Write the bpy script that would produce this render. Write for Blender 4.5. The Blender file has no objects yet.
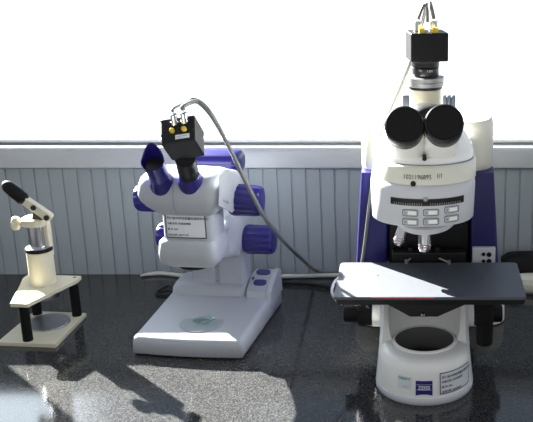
import bpy, bmesh, math, random
from mathutils import Vector, Matrix

random.seed(7)
C = bpy.context.scene.collection
PI = math.pi
R = math.radians

# ------------------------------------------------------------------ camera numbers
FPX, PX0, PY0, PITCH, HCAM = 933.0, 420.0, 211.0, R(17.3), 0.80


class Frame:
    """a thing's base point and turn; px() finds the local point seen at a photo pixel on local depth v"""
    def __init__(s, x, y, rz=0.0):
        s.x, s.y, s.rz = x, y, rz
        s.M = Matrix.Translation((x, y, 0)) @ Matrix.Rotation(rz, 4, 'Z')
        s.I = s.M.inverted()

    def px(s, px, py, v):
        dx, dz = (px - PX0) / FPX, -(py - PY0) / FPX
        d = Vector((dx, math.cos(PITCH) + dz * math.sin(PITCH), -math.sin(PITCH) + dz * math.cos(PITCH)))
        o = s.I @ Vector((0, 0, HCAM))
        d = s.I.to_3x3() @ d
        return o + d * ((v - o.y) / d.y)


W = Frame(0, 0, 0)

# ------------------------------------------------------------------ materials
def lin(c):
    return tuple(((x / 255) / 12.92 if x / 255 <= 0.04045 else ((x / 255 + 0.055) / 1.055) ** 2.4) for x in c)


def mat(name, rgb, rough=0.45, metal=0.0, spec=0.5, coat=0.0, grain=0.0, gscale=60.0, bump=0.0, bscale=300.0):
    m = bpy.data.materials.new(name)
    m.use_nodes = True
    n, l = m.node_tree.nodes, m.node_tree.links
    b = n['Principled BSDF']
    c = lin(rgb)
    b.inputs['Base Color'].default_value = (*c, 1)
    b.inputs['Roughness'].default_value = rough
    b.inputs['Metallic'].default_value = metal
    b.inputs['Specular IOR Level'].default_value = spec
    b.inputs['Coat Weight'].default_value = coat
    b.inputs['Coat Roughness'].default_value = 0.12
    tc = n.new('ShaderNodeTexCoord')
    if grain > 0:
        t = n.new('ShaderNodeTexNoise')
        t.inputs['Scale'].default_value = gscale
        t.inputs['Detail'].default_value = 4
        l.new(tc.outputs['Object'], t.inputs['Vector'])
        r = n.new('ShaderNodeValToRGB')
        r.color_ramp.elements[0].position = 0.3
        r.color_ramp.elements[1].position = 0.7
        r.color_ramp.elements[0].color = (*[x * (1 - grain) for x in c], 1)
        r.color_ramp.elements[1].color = (*[min(1, x * (1 + grain)) for x in c], 1)
        l.new(t.outputs['Fac'], r.inputs['Fac'])
        l.new(r.outputs['Color'], b.inputs['Base Color'])
    if bump > 0:
        t = n.new('ShaderNodeTexNoise')
        t.inputs['Scale'].default_value = bscale
        l.new(tc.outputs['Object'], t.inputs['Vector'])
        bp = n.new('ShaderNodeBump')
        bp.inputs['Strength'].default_value = bump
        bp.inputs['Distance'].default_value = 0.001
        l.new(t.outputs['Fac'], bp.inputs['Height'])
        l.new(bp.outputs['Normal'], b.inputs['Normal'])
    return m


M = {
    'wall': mat('painted_panel', (150, 159, 167), 0.5, grain=0.03, gscale=6),
    'moulding': mat('moulding_paint', (172, 177, 183), 0.38, grain=0.02, gscale=8),
    'window_paint': mat('window_paint', (232, 234, 236), 0.4, grain=0.02),
    'grey_seal': mat('grey_seal', (140, 144, 150), 0.6, grain=0.05),
    'white': mat('white_plastic', (172, 177, 184), 0.38, grain=0.015),
    'scope_white': mat('scope_white', (247, 247, 244), 0.33, grain=0.015),
    'scope_grey': mat('scope_light_grey', (205, 208, 213), 0.4, grain=0.015),
    'ivory': mat('ivory_plastic', (226, 225, 212), 0.38, grain=0.015),
    'light_grey': mat('light_grey_plastic', (176, 180, 186), 0.42, grain=0.02),
    'blue': mat('blue_violet_plastic', (25, 16, 102), 0.33, grain=0.05, coat=0.15),
    'deep_blue': mat('deep_blue_plastic', (19, 16, 88), 0.4, grain=0.06),
    'black': mat('black_plastic', (13, 13, 15), 0.4, spec=0.3, grain=0.12),
    'rubber': mat('black_rubber', (11, 11, 12), 0.6, spec=0.25, grain=0.12),
    'black_metal': mat('black_anodised_metal', (20, 20, 22), 0.3, 0.0, grain=0.12),
    'stage': mat('dark_stage_coating', (66, 70, 78), 0.5, spec=0.9, grain=0.06, bump=0.15, bscale=900),
    'chrome': mat('chrome', (205, 205, 208), 0.16, 1.0, grain=0.02),
    'steel': mat('brushed_steel', (168, 170, 174), 0.34, 1.0, grain=0.06, gscale=200),
    'satin': mat('satin_aluminium', (170, 170, 168), 0.42, 0.9, grain=0.05, gscale=200),
    'cream': mat('cream_enamel', (216, 210, 186), 0.34, grain=0.02),
    'paper': mat('label_paper', (228, 232, 238), 0.6, grain=0.015),
    'ink': mat('label_ink', (45, 42, 48), 0.6, grain=0.05),
    'green_ink': mat('green_ink', (110, 190, 150), 0.6, grain=0.05),
    'logo': mat('logo_blue', (42, 30, 128), 0.4, grain=0.03),
    'yellow': mat('yellow_plastic', (226, 196, 60), 0.4, grain=0.04),
    'cable_grey': mat('grey_cable_sheath', (102, 104, 102), 0.4, grain=0.04),
    'cable_white': mat('white_cable_sheath', (192, 194, 190), 0.45, grain=0.03),
    'cable_black': mat('black_cable_sheath', (18, 18, 20), 0.5, grain=0.1),
    'frosted': mat('frosted_plate', (150, 160, 166), 0.4, grain=0.03),
    'red': mat('red_line', (196, 28, 52), 0.5, grain=0.04),
    'key': mat('key_grey', (186, 190, 194), 0.45, grain=0.02),
}


def glass_mat(name, tint, fac=0.1, rough=0.02):
    """thin clear sheet: light goes straight through, the surface mirrors a little"""
    m = bpy.data.materials.new(name)
    m.use_nodes = True
    n, l = m.node_tree.nodes, m.node_tree.links
    n.clear()
    out = n.new('ShaderNodeOutputMaterial')
    tr = n.new('ShaderNodeBsdfTransparent')
    tr.inputs['Color'].default_value = (*tint, 1)
    gl = n.new('ShaderNodeBsdfGlossy')
    gl.inputs['Roughness'].default_value = rough
    fr = n.new('ShaderNodeFresnel')
    ge = n.new('ShaderNodeNewGeometry')          # a sheet this thin bends nothing: same mirror strength from both faces
    mi = n.new('ShaderNodeMix')
    mi.inputs['A'].default_value = 1.45
    mi.inputs['B'].default_value = 1 / 1.45
    l.new(ge.outputs['Backfacing'], mi.inputs['Factor'])
    l.new(mi.outputs['Result'], fr.inputs['IOR'])
    mx = n.new('ShaderNodeMixShader')
    l.new(fr.outputs['Fac'], mx.inputs['Fac'])
    l.new(tr.outputs['BSDF'], mx.inputs[1])
    l.new(gl.outputs['BSDF'], mx.inputs[2])
    l.new(mx.outputs['Shader'], out.inputs['Surface'])
    return m


M['pane'] = glass_mat('window_glass', (0.97, 0.98, 0.98))
M['green_glass'] = glass_mat('greenish_glass', (0.88, 0.95, 0.92))
M['clear_plug'] = glass_mat('clear_plastic', (0.80, 0.82, 0.84), rough=0.08)


def granite():
    m = bpy.data.materials.new('dark_speckled_granite')
    m.use_nodes = True
    n, l = m.node_tree.nodes, m.node_tree.links
    b = n['Principled BSDF']
    tc = n.new('ShaderNodeTexCoord')
    v = n.new('ShaderNodeTexVoronoi')
    v.inputs['Scale'].default_value = 480
    l.new(tc.outputs['Object'], v.inputs['Vector'])
    bw = n.new('ShaderNodeRGBToBW')
    l.new(v.outputs['Color'], bw.inputs['Color'])
    r = n.new('ShaderNodeValToRGB')
    e = r.color_ramp.elements
    e[0].position, e[0].color = 0.15, (0.020, 0.021, 0.022, 1)
    e[1].position, e[1].color = 0.85, (0.072, 0.072, 0.070, 1)
    x = e.new(0.5)
    x.color = (0.038, 0.039, 0.040, 1)
    l.new(bw.outputs['Val'], r.inputs['Fac'])
    t = n.new('ShaderNodeTexNoise')
    t.inputs['Scale'].default_value = 420
    t.inputs['Detail'].default_value = 5
    l.new(tc.outputs['Object'], t.inputs['Vector'])
    mx = n.new('ShaderNodeMix')
    mx.data_type = 'RGBA'
    mx.blend_type = 'MULTIPLY'
    mx.inputs['Factor'].default_value = 0.7
    r2 = n.new('ShaderNodeValToRGB')
    r2.color_ramp.elements[0].position = 0.35
    r2.color_ramp.elements[0].color = (0.75, 0.75, 0.75, 1)
    r2.color_ramp.elements[1].position = 0.65
    l.new(t.outputs['Fac'], r2.inputs['Fac'])
    l.new(r.outputs['Color'], mx.inputs['A'])
    l.new(r2.outputs['Color'], mx.inputs['B'])
    l.new(mx.outputs['Result'], b.inputs['Base Color'])
    b.inputs['Roughness'].default_value = 0.10
    b.inputs['Specular IOR Level'].default_value = 0.5
    return m


M['granite'] = granite()

# ------------------------------------------------------------------ mesh helpers
def ring_faces(bm, a, b):
    n = len(a)
    for i in range(n):
        bm.faces.new((a[i], a[(i + 1) % n], b[(i + 1) % n], b[i]))


def loft(bm, rings, cap0=True, cap1=True):
    vs = [[bm.verts.new(p) for p in r] for r in rings]
    for a, b in zip(vs, vs[1:]):
        ring_faces(bm, a, b)
    if cap0:
        bm.faces.new(list(reversed(vs[0])))
    if cap1:
        bm.faces.new(vs[-1])
    return bm


def basis(d):
    d = Vector(d).normalized()
    up = Vector((0, 0, 1)) if abs(d.z) < 0.95 else Vector((1, 0, 0))
    a = up.cross(d).normalized()
    return a, d.cross(a).normalized(), d


def lathe(bm, origin, axis, prof, seg=40, cap0=True, cap1=True, ribs=0, rib_d=0.0, rib_rng=None):
    """prof: (distance along axis, radius)"""
    a, b, d = basis(axis)
    o = Vector(origin)
    rings = []
    for k, (t, r) in enumerate(prof):
        ring = []
        for i in range(seg):
            q = 2 * PI * i / seg
            rr = r
            if ribs and (rib_rng is None or rib_rng[0] <= k <= rib_rng[1]):
                if math.cos(q * ribs) > 0.15:
                    rr = r - rib_d
            ring.append(o + d * t + (a * math.cos(q) + b * math.sin(q)) * max(rr, 1e-5))
        rings.append(ring)
    return loft(bm, rings, cap0, cap1)


def cyl(bm, p0, p1, r0, r1=None, seg=32, ch=0.0):
    p0, p1 = Vector(p0), Vector(p1)
    L = (p1 - p0).length
    r1 = r0 if r1 is None else r1
    prof = [(0, r0 - ch), (ch, r0), (L - ch, r1), (L, r1 - ch)] if ch else [(0, r0), (L, r1)]
    return lathe(bm, p0, p1 - p0, prof, seg)


def box(bm, c, s, rot=None):
    c = Vector(c)
    m = rot if rot is not None else Matrix.Identity(3)
    vs = []
    for z in (-1, 1):
        vs.append([c + m @ Vector((x * s[0] / 2, y * s[1] / 2, z * s[2] / 2)) for x, y in ((-1, -1), (1, -1), (1, 1), (-1, 1))])
    return loft(bm, vs)


def prism(bm, pts, z0, z1, inset=0.0):
    c = sum((Vector((p[0], p[1], 0)) for p in pts), Vector()) / len(pts)
    lo = [Vector((p[0], p[1], z0)) for p in pts]
    hi = []
    for p in pts:
        q = Vector((p[0], p[1], 0))
        k = q - c
        q = q - k.normalized() * inset if inset else q
        hi.append(Vector((q.x, q.y, z1)))
    return loft(bm, [lo, hi])


def sup(z, u0, u1, v0, v1, n=4.0, seg=48):
    """rounded-rectangle ring at height z"""
    cu, cv, a, b = (u0 + u1) / 2, (v0 + v1) / 2, (u1 - u0) / 2, (v1 - v0) / 2
    out = []
    for i in range(seg):
        q = 2 * PI * i / seg
        c, s = math.cos(q), math.sin(q)
        out.append(Vector((cu + a * math.copysign(abs(c) ** (2 / n), c), cv + b * math.copysign(abs(s) ** (2 / n), s), z)))
    return out


def dring(z, cx, cy, rx, ry, yb, seg=40):
    """D-shaped ring: half-ellipse towards the front, straight sides back to yb"""
    out = [Vector((cx + rx * math.cos(PI + PI * i / seg), cy + ry * math.sin(PI + PI * i / seg), z)) for i in range(seg + 1)]
    out += [Vector((cx + rx, yb - 0.01, z)), Vector((cx + rx - 0.01, yb, z)), Vector((cx - rx + 0.01, yb, z)), Vector((cx - rx, yb - 0.01, z))]
    return out


def smooth_path(pts, n=10):
    pts = [Vector(p) for p in pts]
    P = [pts[0] * 2 - pts[1]] + pts + [pts[-1] * 2 - pts[-2]]
    out = []
    for i in range(1, len(P) - 2):
        for k in range(n):
            t = k / n
            a, b, c, d = P[i - 1], P[i], P[i + 1], P[i + 2]
            out.append(0.5 * ((2 * b) + (c - a) * t + (2 * a - 5 * b + 4 * c - d) * t * t + (3 * b - a - 3 * c + d) * t ** 3))
    out.append(pts[-1])
    return out


def tube(bm, pts, r, seg=12, n=10, taper=None):
    P = smooth_path(pts, n)
    rings = []
    a0 = None
    for i, p in enumerate(P):
        d = (P[min(i + 1, len(P) - 1)] - P[max(i - 1, 0)]).normalized()
        if a0 is None:
            a0 = basis(d)[0]
        a = (a0 - d * a0.dot(d)).normalized()
        a0 = a
        b = d.cross(a)
        rr = r if taper is None else r * taper(i / (len(P) - 1))
        rings.append([p + (a * math.cos(2 * PI * k / seg) + b * math.sin(2 * PI * k / seg)) * rr for k in range(seg)])
    return loft(bm, rings)


def obj(name, bm, m, parent=None, bevel=0.0, angle=35, segs=3):
    bmesh.ops.recalc_face_normals(bm, faces=bm.faces)
    me = bpy.data.meshes.new(name)
    bm.to_mesh(me)
    bm.free()
    for mm in (m if isinstance(m, (list, tuple)) else [m]):
        me.materials.append(mm)
    for p in me.polygons:
        p.use_smooth = True
    me.set_sharp_from_angle(angle=R(angle))
    o = bpy.data.objects.new(name, me)
    C.objects.link(o)
    if parent is not None:
        o.parent = parent
    if bevel:
        b = o.modifiers.new('bevel', 'BEVEL')
        b.width = bevel
        b.segments = segs
        b.limit_method = 'ANGLE'
        b.angle_limit = R(40)
        b.harden_normals = True
    return o


def NB():
    return bmesh.new()


def thing(name, label, cat, fr, group=None):
    o = bpy.data.objects.new(name, None)
    o.empty_display_size = 0.05
    C.objects.link(o)
    o.location = (fr.x, fr.y, 0)
    o.rotation_euler = (0, 0, fr.rz)
    o['label'] = label
    o['category'] = cat
    if group:
        o['group'] = group
    return o


def tag(o, label, cat, group=None):
    o['label'] = label
    o['category'] = cat
    if group:
        o['group'] = group
    return o


def struct(name, bm, m, parent=None, **k):
    o = obj(name, bm, m, parent, **k)
    if parent is None:
        o['kind'] = 'structure'
    return o


def text_into(bm, body, size, place, mi, align='LEFT', bold=0.0, squeeze=1.0):
    """lettering as filled faces; place(x, y) maps the flat glyph coordinates onto the surface"""
    cu = bpy.data.curves.new('lettering', 'FONT')
    cu.body = body
    cu.size = size
    cu.align_x = align
    cu.resolution_u = 3
    cu.offset = bold
    t = bpy.data.objects.new('lettering', cu)
    C.objects.link(t)
    dg = bpy.context.evaluated_depsgraph_get()
    me = bpy.data.meshes.new_from_object(t.evaluated_get(dg))
    bpy.data.objects.remove(t)
    bpy.data.curves.remove(cu)
    vs = [bm.verts.new(place(v.co.x * squeeze, v.co.y)) for v in me.vertices]
    for p in me.polygons:
        try:
            f = bm.faces.new([vs[i] for i in p.vertices])
            f.material_index = mi
        except ValueError:
            pass
    bpy.data.meshes.remove(me)


def sheet(bm, place, x0, x1, y0, y1, mi, n=10):
    a = [[bm.verts.new(place(x0 + (x1 - x0) * i / n, y)) for i in range(n + 1)] for y in (y0, y1)]
    for i in range(n):
        f = bm.faces.new((a[0][i], a[0][i + 1], a[1][i + 1], a[1][i]))
        f.material_index = mi


def flat_obj(name, bm, mats, parent):
    """printed sheet: keep the given face order, no normal recalculation across loose islands"""
    me = bpy.data.meshes.new(name)
    bm.to_mesh(me)
    bm.free()
    for mm in mats:
        me.materials.append(mm)
    o = bpy.data.objects.new(name, me)
    C.objects.link(o)
    o.parent = parent
    return o


# ------------------------------------------------------------------ the setting
WALL_Y, SILL_Z = 2.07, 0.262
WX0, WX1 = -1.33, 1.75           # window opening
# lower wall of upright boards with narrow grooves
bm = NB()
x = -1.9
pitch = 0.0328
prof = []
while x < 2.1:
    prof += [(x, WALL_Y), (x + pitch - 0.0042, WALL_Y), (x + pitch - 0.0032, WALL_Y + 0.003), (x + pitch - 0.0010, WALL_Y + 0.003)]
    x += pitch
prof.append((x, WALL_Y))
XR = x
top_v = [bm.verts.new((p[0], p[1], SILL_Z + 0.03)) for p in prof]
bot_v = [bm.verts.new((p[0], p[1], -0.04)) for p in prof]
for i in range(len(prof) - 1):
    bm.faces.new((bot_v[i], bot_v[i + 1], top_v[i + 1], top_v[i]))
YB = WALL_Y + 0.045
box(bm, ((-1.9 + XR) / 2, (WALL_Y + 0.006 + YB) / 2, (SILL_Z - 0.04 + 0.05) / 2), (XR + 1.9, YB - WALL_Y - 0.006, SILL_Z + 0.05 + 0.04))
# wall left of, right of and above the window
box(bm, ((-1.9 + WX0) / 2, (WALL_Y + YB) / 2, 0.95), (WX0 + 1.9, YB - WALL_Y, 1.30))
box(bm, ((XR + WX1) / 2, (WALL_Y + YB) / 2, 0.95), (XR - WX1, YB - WALL_Y, 1.30))
box(bm, ((-1.9 + XR) / 2, (WALL_Y + YB) / 2, 1.75), (XR + 1.9, YB - WALL_Y, 0.30))
struct('wall_back', bm, M['wall'])

# broad rounded rail along the top of the boards
z0 = W.px(266, 169.5, WALL_Y - 0.025).z
z1 = W.px(266, 150.5, WALL_Y - 0.025).z
zt = W.px(266, 145.5, WALL_Y).z
bm = NB()
pr = [(WALL_Y + 0.001, z0 + 0.004), (WALL_Y - 0.018, z0), (WALL_Y - 0.024, z0 + 0.004), (WALL_Y - 0.026, z1 - 0.006), (WALL_Y - 0.022, z1 + 0.002),
      (WALL_Y - 0.012, z1 + 0.007), (WALL_Y + 0.01, zt), (WALL_Y + 0.03, zt), (WALL_Y + 0.03, z0 + 0.004)]
loft(bm, [[Vector((-1.9, y, z)) for y, z in pr], [Vector((XR, y, z)) for y, z in pr]])
struct('trim_1', bm, M['moulding'], angle=50)

# window: frame and pane
zr0 = zt + 0.002
zr1 = W.px(266, 139.5, WALL_Y + 0.006).z
bm = NB()
box(bm, ((WX0 + WX1) / 2, WALL_Y + 0.026, (zr0 + 0.003 + zr1) / 2), (WX1 - WX0, 0.04, zr1 - zr0 - 0.003))
box(bm, (WX0 + 0.02, WALL_Y + 0.026, 0.95), (0.04, 0.04, 1.29))
box(bm, (WX1 - 0.02, WALL_Y + 0.026, 0.95), (0.04, 0.04, 1.29))
box(bm, ((WX0 + WX1) / 2, WALL_Y + 0.026, 1.58), (WX1 - WX0, 0.04, 0.04))
win = struct('window_1', bm, M['window_paint'], bevel=0.003)
bm = NB()
box(bm, ((WX0 + WX1) / 2, WALL_Y + 0.027, zr0), (WX1 - WX0, 0.036, 0.004))
obj('seal', bm, M['grey_seal'], win)
bm = NB()
box(bm, ((WX0 + WX1) / 2, WALL_Y + 0.03, (zr1 + 1.56) / 2), (WX1 - WX0 - 0.08, 0.006, 1.56 - zr1))
obj('pane', bm, M['pane'], win)

bm = NB()
box(bm, (0.1, 0.6, -0.92), (4.2, 3.2, 0.04))
struct('floor', bm, mat('floor_tile', (176, 176, 172), 0.4, grain=0.05))
# granite worktop
bm = NB()
box(bm, ((-1.9 + XR) / 2, (0.98 + WALL_Y) / 2 - 0.001, -0.02), (XR + 1.9, WALL_Y - 0.98 - 0.002, 0.04))
tag(obj('worktop', bm, M['granite'], bevel=0.004), 'dark grey speckled polished granite worktop under the window', 'worktop')

# ------------------------------------------------------------------ camera block used on both microscopes
def camera_block(root, c, ax, side, size, sticker, fr_seed):
    """black box camera: c centre, ax direction of its connector panel, side its left-right direction"""
    ax, side = Vector(ax).normalized(), Vector(side).normalized()
    oth = ax.cross(side).normalized()            # third direction
    rot = Matrix((side, oth, ax)).transposed()
    w, h, L = size
    bm = NB()
    box(bm, c, (w, h, L), rot)
    cam = obj('camera', bm, M['black'], root, bevel=0.0025)
    top = Vector(c) + ax * (L / 2)
    T = lambda a, b, t=0.0: top + side * a + oth * b + ax * t
    return cam, T, ax, side, oth


# ================================================================== STEREO MICROSCOPE
S = Frame(-0.4447, 1.632, R(-6))
sm = thing('stereo_microscope', 'white stereo microscope with dark blue knobs, eyepiece and grip on a flat white base', 'microscope', S)
# foot
plan = [(-0.1095, 0.006), (-0.1075, 0.0015), (-0.102, 0.0002)] + [(-0.09 + 0.18 * i / 8, 0.0 - 0.004 * math.sin(PI * i / 8)) for i in range(9)] + \
       [(0.101, 0.0002), (0.1065, 0.0015), (0.1085, 0.006), (0.116, 0.27), (0.106, 0.285), (-0.100, 0.285), (-0.110, 0.27)]
bm = NB()
n = len(plan)
lay = []
for z, s in ((0.003, 0.985), (0.006, 1.0), (0.026, 0.992), (0.034, 0.975), (0.0375, 0.945), (0.0385, 0.90)):
    rr = []
    for (px, py) in plan:
        py = py - 0.009 if py < 0.1 else py
        cx, cy = 0.003, 0.145
        zz = z + (0.008 * max(0, py) / 0.28 if z > 0.01 else 0)
        rr.append(Vector((cx + (px - cx) * s, cy + (py - cy) * (1 - (1 - s) * 0.8), zz)))
    lay.append(rr)
loft(bm, lay)
obj('base', bm, M['white'], sm, angle=50)
for u, v in ((-0.085, 0.02), (0.085, 0.02), (-0.09, 0.26), (0.09, 0.26)):
    bm = NB()
    cyl(bm, (u, v, 0), (u, v, 0.004), 0.009, seg=16)
    obj('rubber_foot', bm, M['rubber'], sm)
# raised rear housing
bm = NB()
rp = lambda z, du, v0, v1: sup(z, -0.106 + du, 0.060 - du * 0.2, v0, v1, 7)
loft(bm, [rp(0.03, 0, 0.190, 0.280), rp(0.055, 0.002, 0.193, 0.280), rp(0.064, 0.007, 0.198, 0.277), rp(0.068, 0.016, 0.206, 0.268)])
obj('rear_housing', bm, M['white'], sm, angle=50)
# switch console on the right
bm = NB()
pr = [(0.186, 0.035), (0.192, 0.058), (0.205, 0.068), (0.245, 0.080), (0.275, 0.078), (0.283, 0.03)]
def cons(u, k):
    return [Vector((u, 0.235 + (v - 0.235) * k, 0.03 + (z - 0.03) * k)) for v, z in pr]
loft(bm, [cons(0.0605, 0.98), cons(0.063, 1.0), cons(0.101, 1.0), cons(0.105, 0.97)])
con = obj('switch_console', bm, M['white'], sm, bevel=0.002)
bm = NB()
pr2 = [(0.184, 0.03), (0.19, 0.060), (0.204, 0.072), (0.245, 0.084), (0.277, 0.082), (0.285, 0.03)]
loft(bm, [[Vector((0.103, v, z)) for v, z in pr2], [Vector((0.115, v, z - 0.004)) for v, z in pr2]])
obj('side_cheek', bm, M['white'], con, bevel=0.003)
def on_console(u, t, lift=0.0006):
    """t 0..1 up the sloping face between front foot and rear"""
    a, b = Vector((0, 0.205, 0.068)), Vector((0, 0.245, 0.080))
    p = a + (b - a) * t
    nrm = Vector((0, -(b - a).z, (b - a).y)).normalized()
    return Vector((u, p.y, p.z)) + nrm * lift
def pad(bm, u0, u1, t0, t1, lift):
    bot, tp = [], []
    for i in range(20):
        q = 2 * PI * i / 20
        c, s = math.cos(q), math.sin(q)
        uu = (u0 + u1) / 2 + (u1 - u0) / 2 * math.copysign(abs(c) ** 0.6, c)
        tt = (t0 + t1) / 2 + (t1 - t0) / 2 * math.copysign(abs(s) ** 0.8, s)
        bot.append(on_console(uu, tt, 0)); tp.append(on_console(uu, tt, lift))
    return loft(bm, [bot, tp])
obj('rocker_switch', pad(NB(), 0.072, 0.0995, -0.05, 0.40, 0.002), M['blue'], con)
obj('rocker_switch', pad(NB(), 0.069, 0.0995, 0.82, 1.25, 0.002), M['blue'], con)
obj('pilot_lamp', pad(NB(), 0.0655, 0.0695, 0.40, 0.62, 0.0015), M['blue'], con)
# stage plate
bm = NB()
lathe(bm, (0.007, 0.064, 0.0385), (0, 0, 1), [(0, 0.0435), (0.0018, 0.0435), (0.0024, 0.0428), (0.0024, 0.001)], 64)
obj('stage_plate', bm, M['frosted'], sm)
# column with a scale groove
bm = NB()
loft(bm, [[Vector((u, v, z)) for u, v in ((-0.058, 0.206), (-0.013, 0.206), (-0.011, 0.211), (-0.001, 0.211), (0.001, 0.206), (0.048, 0.206), (0.056, 0.212), (0.056, 0.250), (-0.058, 0.250))] for z in (0.06, 0.345)])
colm = obj('column', bm, M['white'], sm, bevel=0.0015)
bm = NB()
for k in range(44):
    z = 0.072 + k * 0.0062
    box(bm, (-0.006, 0.2108, z), (0.0055 if k % 5 == 0 else 0.003, 0.0006, 0.0006))
obj('height_scale', bm, M['ink'], colm)
# blue grip on top of the column
bm = NB()
g = S.px(245, 161, 0.225)
rings = []
for u, k in ((-0.068, 0.7), (-0.064, 0.93), (-0.055, 1), (0.042, 1), (0.053, 0.95), (0.058, 0.72)):
    rings.append([Vector((u, 0.222 + k * 0.036 * math.copysign(abs(math.cos(q)) ** 0.7, math.cos(q)), 0.330 + k * 0.0225 * math.copysign(abs(math.sin(q)) ** 0.7, math.sin(q)))) for q in [2 * PI * i / 32 for i in range(32)]])
loft(bm, rings)
gr = obj('carrying_grip', bm, M['blue'], sm, angle=50)
bm = NB()
box(bm, (0.005, 0.188, 0.331), (0.10, 0.006, 0.003))
obj('grip_ridge', bm, M['blue'], gr, bevel=0.001)
# carrier between head and column
bm = NB()
def carr(v, u0, u1, z0, z1):  # section of the arm at depth v
    return [Vector((p.x, v, p.y)) for p in sup(0, u0, u1, z0, z1, 5)]
loft(bm, [carr(0.03, -0.040, 0.060, 0.182, 0.232), carr(0.10, -0.050, 0.064, 0.165, 0.236), carr(0.17, -0.062, 0.064, 0.138, 0.250), carr(0.262, -0.062, 0.064, 0.135, 0.252), carr(0.272, -0.056, 0.058, 0.142, 0.245)])
obj('carrier_arm', bm, M['white'], sm, angle=50)
# lower pod
bm = NB()
loft(bm, [sup(0.176, -0.026, 0.050, 0.018, 0.085, 4), sup(0.181, -0.036, 0.061, 0.003, 0.090, 5), sup(0.188, -0.044, 0.067, -0.006, 0.095, 6), sup(0.206, -0.046, 0.069, -0.009, 0.095, 6),
          sup(0.228, -0.044, 0.067, -0.006, 0.095, 6), sup(0.235, -0.038, 0.062, 0.000, 0.090, 5), sup(0.240, -0.030, 0.056, 0.010, 0.085, 4)])
lp = obj('lower_body', bm, M['white'], sm, angle=60)
bm = NB()
lathe(bm, (0.008, 0.050, 0.1755), (0, 0, -1), [(0, 0.031), (0.006, 0.031), (0.008, 0.029), (0.008, 0.024), (0.002, 0.022)], 48)
obj('objective_ring', bm, M['black'], sm)
# neck
bm = NB()
loft(bm, [sup(z, -0.034, 0.064, 0.000, 0.085, 6) for z in (0.232, 0.30)])
obj('neck', bm, M['white'], sm, angle=60)
# upper pod
bm = NB()
PODR = [(0.283, -0.036, 0.064, 0.000, 0.10, 6), (0.288, -0.044, 0.072, -0.008, 0.12, 6), (0.300, -0.060, 0.082, -0.014, 0.13, 7), (0.311, -0.070, 0.087, -0.017, 0.135, 7), (0.322, -0.074, 0.088, -0.018, 0.135, 7),
        (0.340, -0.073, 0.087, -0.015, 0.125, 6), (0.351, -0.069, 0.084, -0.007, 0.09, 6), (0.359, -0.061, 0.076, 0.006, 0.072, 5), (0.363, -0.045, 0.056, 0.018, 0.06, 4)]
loft(bm, [sup(*q) for q in PODR])
up = obj('upper_body', bm, M['white'], sm, angle=60)
bm = NB()
sp_ = [(q[3] - 0.0006, q[0]) for q in PODR]
loft(bm, [[Vector((0.0005 + d, v, z)) for v, z in sp_ + [(v + 0.004, z) for v, z in reversed(sp_)]] for d in (0, 0.0010)])
obj('seam', bm, M['grey_seal'], up)
# facing panel on the right with the zoom knob
bm = NB()
A = [S.px(219, 176, -0.016), S.px(230, 184, 0.036), S.px(232, 213, 0.044), S.px(218, 206, -0.015)]
Bk = [p + Vector((0.0, 0.05, 0)) for p in A]
Cn = sum(A, Vector()) / 4
loft(bm, [[p + (Cn - p) * 0.08 + Vector((0.001, -0.0015, 0)) for p in A], A, Bk])
fp = obj('side_panel', bm, M['white'], sm, bevel=0.004)
bm = NB()
ex = (A[2] - A[3]).normalized()
nz = (A[1] - A[0]).cross(A[3] - A[0]).normalized()
if nz.y > 0: nz = -nz
ey = nz.cross(ex).normalized()
if ey.z < 0: ey = -ey
o_ = S.px(219.5, 200.5, -0.002)
cpl = (A[0] + A[1] + A[2] + A[3]) / 4
o_ = o_ - nz * ((o_ - cpl).dot(nz)) + nz * 0.0025
text_into(bm, 'Stemi 2000', 0.0062, lambda x, y: o_ + ex * x + ey * y, 0)
flat_obj('lettering', bm, [M['ink']], fp)
# blue drum knobs
def drum(name, origin, d, L, r):
    b = NB()
    lathe(b, origin, d, [(0, r * 0.80), (0.001, r * 0.94), (0.006, r), (0.010, r), (L - 0.010, r * 0.97), (L - 0.004, r * 0.93), (L - 0.001, r * 0.84), (L, r * 0.6)], 72, ribs=12, rib_d=0.0018, rib_rng=(2, 5))
    return obj(name, b, M['blue'], sm, angle=30)
c = S.px(231.5, 199.5, 0.085)
drum('zoom_knob', c, (1, 0.0, -0.02), 0.060, 0.0305)
c = S.px(166, 198, 0.10)
drum('zoom_knob', c, (-1, 0.0, -0.02), 0.058, 0.0275)
c = S.px(245.5, 239, 0.20)
drum('focus_knob', c, (1, 0, 0), 0.062, 0.0305)
c = S.px(188, 236, 0.20)
drum('focus_knob', c, (-1, 0, 0), 0.062, 0.0275)
# paper label on the neck
def neck_place(x, y):
    # x, y from the label's lower left corner, metres
    u = -0.0245 + x
    q = min(0.985, abs((u - 0.015) / 0.049))
    v = 0.0425 - 0.0425 * (1 - q ** 6) ** (1 / 6)
    return Vector((u, v - 0.0008, 0.2395 + y))
bm = NB()
LW, LH = 0.0765, 0.0475
sheet(bm, neck_place, 0, LW, 0, LH, 0)
pl2 = lambda x, y: neck_place(x, y) + Vector((0, -0.0003, 0))
for a in ((0, LW, 0, 0.002), (0, LW, LH - 0.002, LH)):
    sheet(bm, pl2, *a, 1)
for a in ((0, 0.0017, 0, LH), (LW - 0.0017, LW, 0, LH)):
    sheet(bm, pl2, *a, 1, 1)
for y, tx, sz in ((0.0365, '四川省中药材质量标准研究中心', 0.0056), (0.0265, '设备名称: 体视显微镜', 0.0047), (0.0155, '编 号: 007', 0.0047), (0.0045, '启用日期: 2005年6月', 0.0044)):
    text_into(bm, tx, sz, lambda x, yy, y=y: pl2(0.0035 + x, y + yy), 1, bold=0.00008)
flat_obj('label', bm, [M['paper'], M['ink']], sm)
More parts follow.
